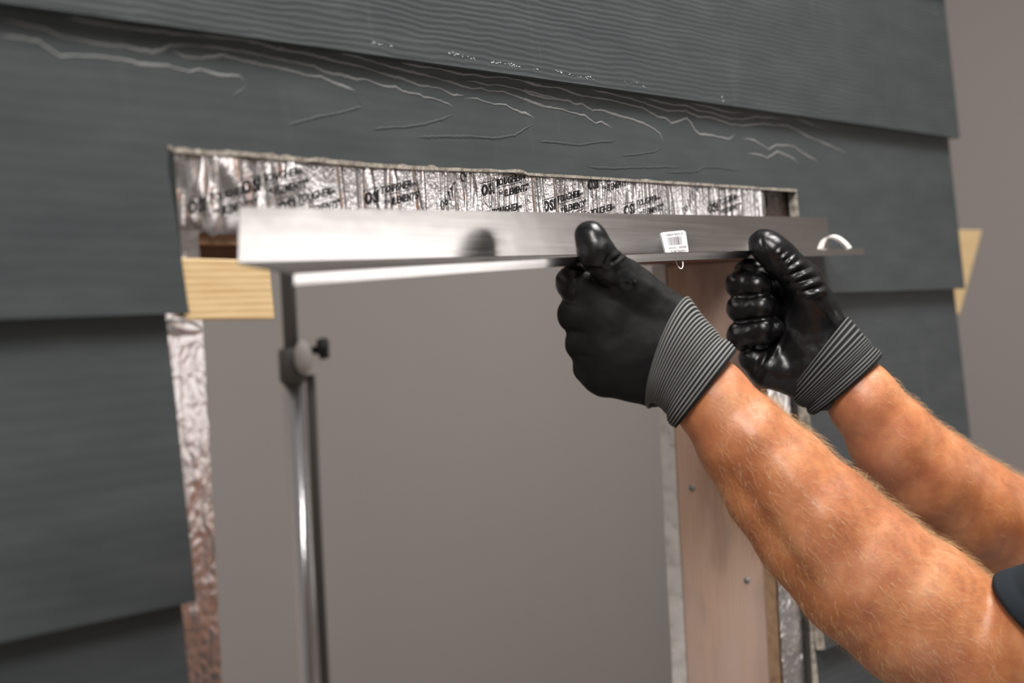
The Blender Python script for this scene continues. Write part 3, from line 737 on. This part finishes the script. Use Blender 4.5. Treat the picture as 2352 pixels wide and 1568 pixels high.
gl=link('glove',me,M_GLOVE,person,True,label='near left-hand glove, matte back of hand with glossy thumb')
cuff('cuff',[((1583,684),(1486,936),.0355,ZL+.010,.012),((1612,722),(1500,930),.0345,ZL+.010,.010),((1640,755),(1520,938),.032,ZL+.010,.008),((1664,780),(1532,960),.031,ZL+.010,.005),((1692,806),(1553,982),.0315,ZL+.010,.002)],mat_cuff(21,(.42,.42,.40)),gl,21)
# ---- right glove (further, curled fingers and palm towards the viewer)
ZT=ZR
thumbR=chain(ZT,[(1905,800,6,20),(1872,710,0,18.5),(1846,650,-10,15.5),(1805,606,-16,13.2),(1772,574,-18,12.6),(1750,559,-17,11.8)])
iR=chain(ZT,[(1800,655,30,12),(1722,622,30,11),(1716,620,10,10.2),(1765,626,0,9.5)])
mR=chain(ZT,[(1800,690,32,12.5),(1702,654,24,12.6),(1699,653,-3,12.3),(1738,656,-10,11.5),(1750,658,-8,11)])
rR=chain(ZT,[(1800,740,30,12.5),(1704,709,24,12.4),(1702,708,-4,12.2),(1748,706,-14,11.8),(1760,705,-12,11)])
pR=chain(ZT,[(1800,790,25,12.5),(1703,771,20,12.2),(1702,771,-4,12.4),(1752,757,-13,12),(1770,752,-10,11)])
pa=chain(ZT,[(1830,700,16,16),(1925,810,8,21)])+chain(ZT,[(1800,665,26,14),(1930,800,14,22)])+chain(ZT,[(1790,740,22,15),(1920,840,12,23)])+chain(ZT,[(1790,800,14,17),(1900,870,8,24)])+chain(ZT,[(1728,822,4,12),(1765,845,4,15),(1885,893,6,18)])+chain(ZT,[(1850,780,4,19),(1940,860,6,23)])+chain(ZT,[(1830,730,8,16),(1850,840,2,17)])
grpR=[(.012,pa+thumbR),(.004,iR),(.004,mR),(.004,rR),(.004,pR)]
V,F,g=surfnet(grpR,.0022,.0013)
FR=[((1800,626),(1845,604),2.4,2.4),((1812,644),(1866,624),2.6,2.6),((1832,662),(1884,645),2.6,2.6),((1846,680),(1900,667),2.6,2.4),
    ((1790,600),(1812,580),1.7,1.6),((1800,612),(1826,590),1.8,1.8),((1781,588),(1796,571),1.6,1.2),((1805,636),(1860,614),1.6,-1.6),((1822,653),(1880,634),1.6,-1.8),((1838,671),(1895,655),1.6,-1.8),
    ((1790,690),(1772,790),3.2,-3.0),((1772,790),(1735,860),3,-3),((1812,690),(1800,760),3,1.6),((1800,760),(1778,815),2.2,1.8),((1700,682),(1760,676),2.2,-1.6),((1700,740),(1765,730),2.2,-1.8),((1700,800),(1760,792),2.2,-1.6),
    ((1748,545),(1752,575),1.6,-.9),((1880,700),(1930,760),3,.8),((1745,560),(1775,600),2.0,.5)]
V=fold(V,g,FR,2.6); V=fab(V,g,.0007,60,5)
px,py,z=proj(V)
coat=np.clip(((ZT+.016)-z)/.003,0,1); coat=np.maximum(coat,(px<1720)*1.0)
edge,_t=seg_d(px,py,(1840,595),(1960,745)); coat*=1-.9*np.clip((14-edge)/4,0,1)*(px>1835)
me=np_mesh('glove',V,F); at=me.attributes.new('coat','FLOAT','POINT'); at.data.foreach_set('value',coat.astype(np.float32))
gr=link('glove',me,M_GLOVE,person,True,label='far right-hand glove, glossy coated palm and curled fingers')
cuff('cuff',[((1946,727),(1812,900),.032,ZR+.008,.004),((1985,770),(1828,925),.035,ZR+.008,.003),((2005,793),(1848,938),.034,ZR+.008,.002),((2025,816),(1868,952),.033,ZR+.008,.0)],mat_cuff(15,(.22,.22,.21)),gr,15)
# ---- body: arms, shoulders, neck and head in one skin
def A(p): return np.array(p)
elL=W(2262,1515,ZL+.03); elR=W(2450,1262,ZR+.17)
armL=chain(ZL,[(1590,865,12,26),(1636,918,12,28.5),(1712,1015,14,35),(1790,1110,16,42),(1880,1210,18,48),(1985,1315,22,52),(2110,1410,26,55),(2262,1515,30,52)])
upL=[(A(elL),A(elL.lerp(shL,.35)),.050,.054),(A(elL.lerp(shL,.35)),A(shL),.054,.056)]
elp=[(A(W(2240,1570,ZL+.03)),A(W(2300,1585,ZL+.03)),.046,.044)]
armR=chain(ZR,[(1950,875,8,28),(1985,920,8,31),(2050,1010,20,38),(2130,1090,40,43),(2230,1165,75,46),(2340,1225,120,49),(2450,1262,170,50)])
upR=[(A(elR),A(elR.lerp(shR,.4)),.049,.052),(A(elR.lerp(shR,.4)),A(shR),.052,.056)]
Zu=Vector((0,0,1)); face=-(RIGHT-Zu*RIGHT.z).normalized()
nk=mid+Zu*.05-face*.06; hd=nk+Zu*.17-face*.03
chest=[(A(shL.lerp(mid,.25)-Zu*.05),A(shR.lerp(mid,.25)-Zu*.05),.085,.085),(A(mid-Zu*.1-face*.03),A(mid-Zu*.45-face*.02),.125,.12),(A(shL.lerp(mid,.5)-Zu*.12),A(mid-Zu*.42+(shL-mid)*.4),.11,.10),(A(shR.lerp(mid,.5)-Zu*.12),A(mid-Zu*.42+(shR-mid)*.4),.11,.10)]
sd=(shR-shL); sd.z=0; sd.normalize()
neck=[(A(mid-Zu*.02-face*.05),A(nk+Zu*.08),.068,.058)]
headp=[(A(hd+Zu*.035-face*.02),A(hd+Zu*.03+face*.012),.086,.080),(A(hd-Zu*.04+face*.02),A(hd-Zu*.065+face*.045),.062,.034),(A(hd-Zu*.02+face*.085),A(hd-Zu*.005+face*.108),.012,.012),(A(hd+Zu*.015+face*.085),A(hd-Zu*.01+face*.10),.009,.011),
       (A(hd+Zu*.03+face*.075-sd*.03),A(hd+Zu*.03+face*.075+sd*.03),.014,.014),(A(hd-Zu*.052+face*.085-sd*.018),A(hd-Zu*.052+face*.085+sd*.018),.007,.007)]
ears=[(A(hd-Zu*.012+sd*s_*.083),A(hd+Zu*.02-face*.01+sd*s_*.088),.010,.013) for s_ in (-1,1)]
groups=[(.008,armL+upL+elp),(.008,armR+upR),(.05,chest),(.03,neck),(.022,headp+ears)]
V,F,g=surfnet(groups,.03,.0042)
px,py,z=proj(V)
H=np.zeros(len(V)); facing=np.clip(-(g@np.array(FWD))*2.5,0,1); nearm=(z<ZL+.12)
d,t=seg_d(px,py,(1640,1050),(1900,1420)); H+= -.0060*np.exp(-(d/36)**2)*np.clip(t*4,0,1)*np.clip((1-t)*3,0,1)*nearm
d,t=seg_d(px,py,(1740,1000),(1890,1180)); H+= .0035*np.exp(-(d/45)**2)*nearm
d,t=seg_d(px,py,(2290,1345),(2215,1400)); H+= 0*d
V=V+g*(H*facing)[:,None]; V=fab(V,g,.0008,22)
def mat_skin():
    m=N('skin'); v=m.coord()
    n1=m.noise(v,26,5,.6); n2=m.noise(v,95,5,.65); n3=m.noise(v,8,2)
    c=m.ramp(n1,[(.3,(.43,.135,.050)),(.5,(.60,.225,.085)),(.72,(.74,.34,.165))])
    c=m.mix(m.ramp(n2,[(.45,G(0)),(.75,G(.5))]),c,(.36,.10,.045)); c=m.mix(m.ramp(n3,[(.45,G(0)),(.7,G(.35))]),c,(.55,.20,.13))
    m.l(c,m.b.inputs['Base Color']); m.set(Roughness=.46,Specular_IOR_Level=.75,Subsurface_Weight=.12,Subsurface_Scale=.004)
    m.b.inputs['Subsurface Radius'].default_value=(1,.35,.2)
    b=m.bump(m.noise(v,420,4),.35,.0007); b=m.bump(m.noise(v,60,3),.2,.002,b); m.l(b,m.b.inputs['Normal']); return m.m
M_SKIN=mat_skin()
body=link('body',np_mesh('body',V,F),M_SKIN,person,True)
# arm hair
def arm_hair(V,g):
    px,py,z=proj(V); onL=(px>1640)&(px<2300)&(py>900)&(z<ZL+.12)&(py<1568); onR=(px>1990)&(px<2352)&(z>ZL+.15)&(py<1300)&(py>860)
    # more on the upper side of each forearm
    w_=np.zeros(len(V)); d,_=seg_d(px,py,(1700,840),(2250,1330)); w_[onL]=np.exp(-(d[onL]/110)**2)+.45
    d,_=seg_d(px,py,(2040,850),(2352,1120)); w_[onR]=np.exp(-(d[onR]/55)**2)+.02
    f=g@np.array(FWD); w_*= (f<.35)
    ids=rng.choice(len(V),5200,p=w_/w_.sum()); VV=[];FF=[]
    dn=np.array((ray(1980,1290)-ray(1640,930)).normalized())
    for i in ids:
        p=V[i]+rng.normal(0,.0012,3); nrm=g[i]; tng=dn-nrm*(dn@nrm)+rng.normal(0,.45,3); tng-=nrm*(tng@nrm); tng/=np.linalg.norm(tng)+1e-9
        L=rng.uniform(.004,.009); r=rng.uniform(.00008,.00013); s1=np.cross(nrm,tng); up_=rng.uniform(.25,.6)
        q=[p-nrm*.0005, p+(nrm*up_+tng*.8)*L*.5, p+(nrm*up_*.8+tng*1.25)*L]
        i0=len(VV)
        for k,c_ in enumerate(q):
            rr=r*(1-.4*k); VV+= [c_+s1*rr, c_-s1*rr*.5+nrm*rr*.87, c_-s1*rr*.5-nrm*rr*.87]
        for k in range(2):
            for m_ in range(3): FF.append((i0+3*k+m_,i0+3*k+(m_+1)%3,i0+3*k+3+(m_+1)%3,i0+3*k+3+m_))
    return pyd('arm_hair',VV,FF)
link('arm_hair',arm_hair(V,g),simple('blond_hair',(.62,.42,.22),.4),person,kind='stuff')
# shirt: short sleeves, torso
slL0=elL.lerp(shL,.215); slR0=elR.lerp(shR,.45)
M_SHIRT=N('shirt'); M_SHIRT.set(Base_Color=(.020,.026,.032,1),Roughness=.9,Specular_IOR_Level=.15); M_SHIRT.l(M_SHIRT.bump(M_SHIRT.noise(M_SHIRT.coord(),900,2),.3,.0005),M_SHIRT.b.inputs['Normal']); M_SHIRT=M_SHIRT.m
tor=[(a,b,ra+.012,rb+.012) for a,b,ra,rb in chest]+[(A(mid-Zu*.45),A(mid-Zu*.60),.14,.145),(A(mid-Zu*.02),A(mid+Zu*.012),.085,.072)]
slv=[(A(slL0+(shL-slL0).normalized()*.055),A(shL),.064,.070)],[(A(slR0+(shR-slR0).normalized()*.055),A(shR),.062,.070)]
Vs,Fs,gs=surfnet([(.05,tor),(.03,slv[0]),(.03,slv[1])],.04,.006); Vs=fab(Vs,gs,.003,14)
link('shirt',np_mesh('shirt',Vs,Fs),M_SHIRT,person,True)
def sleeve(p0,p1,r0,r1,tilt,tb=0):
    ax_=(p1-p0); L=ax_.length; ax_.normalize(); a=ax_.cross(Zu).normalized(); b=a.cross(ax_); V_=[];F_=[];nv=64
    rows=[(0.0,-.0022),(0,0),(.004,.0006),(.016,.0004),(.018,-.0003),(.02,.0003)]+[(.02+L*k/8,.0003+.0012*k/8) for k in range(1,8)]+[(.02,-.0022)]
    rows=[rows[-1]]+rows[:-1]
    for s_,dr in rows:
        for k in range(nv):
            th=2*math.pi*k/nv; r=r0+(r1-r0)*max(0,s_)/L+dr+.0015*noise.noise(Vector((math.cos(th)*1.5,math.sin(th)*1.5,s_*20)))
            V_.append(p0+ax_*(s_+tilt*math.cos(th)+tb*math.sin(th))+a*math.cos(th)*r+b*math.sin(th)*r)
    for i in range(len(rows)-1):
        for k in range(nv): F_.append((i*nv+k,i*nv+(k+1)%nv,(i+1)*nv+(k+1)%nv,(i+1)*nv+k))
    return pyd('sleeve',V_,F_)
link('sleeve',sleeve(slL0,shL,.0585,.072,.0,-.042),M_SHIRT,person,True)
link('sleeve',sleeve(slR0,shR,.058,.070,0),M_SHIRT,person,True)
# trousers, boots, hair
hip=mid-Zu*.56; legs=[]
M_TR=simple('work_trousers',(.05,.055,.07),.85); fwd=face
for s_ in (-1,1):
    h=hip+sd*s_*.09; kn=Vector((h.x,h.y,0))+fwd*.04+sd*s_*.03+Zu*.50; ank=Vector((h.x,h.y,0))+sd*s_*.05+Zu*.10-fwd*.02
    legs+=[(A(h-Zu*.04),A(kn),.094,.072),(A(kn),A(ank),.072,.060)]
V2,F2,g2=surfnet([(.04,[(A(hip+Zu*.02-sd*.06),A(hip+Zu*.02+sd*.06),.125,.125)]+legs)],.02,.009); link('trousers',np_mesh('trousers',fab(V2,g2,.004,10),F2),M_TR,person,True)
for s_ in (-1,1):
    h=hip+sd*s_*.14; b0=Vector((h.x,h.y,.055))-fwd*.05; b1=b0+fwd*.19-Zu*.008
    V2,F2,g2=surfnet([(.03,[(A(b0),A(b1),.046,.042),(A(b0+fwd*.02),A(b0+fwd*.02+Zu*.10),.048,.054),(A(b0+sd*.01),A(b1-sd*.012),.046,.040)])],.02,.006); V2[:,2]=np.maximum(V2[:,2],.004)
    link('boot',np_mesh('boot',V2,F2),simple('boot_leather',(.09,.05,.03),.6),person,True)
hr=[(A(hd+Zu*.048-face*.028),A(hd+Zu*.055+face*.004),.088,.078),(A(hd+Zu*.02-face*.04),A(hd-Zu*.03-face*.045),.078,.06)]
V2,F2,g2=surfnet([(.02,hr)],.01,.005); link('hair',np_mesh('hair',fab(V2,g2,.003,60),F2),simple('sandy_hair',(.22,.13,.06),.6),person,True)
for s_ in (-1,1):
    bm=bmesh.new(); bmesh.ops.create_uvsphere(bm,u_segments=16,v_segments=10,radius=.0115); 
    for v in bm.verts: v.co+=hd+Zu*.012+face*.082+sd*s_*.031
    me=bpy.data.meshes.new('eye'); bm.to_mesh(me); bm.free(); link('eye',me,simple('eye_white',(.75,.73,.7),.2),person,True)
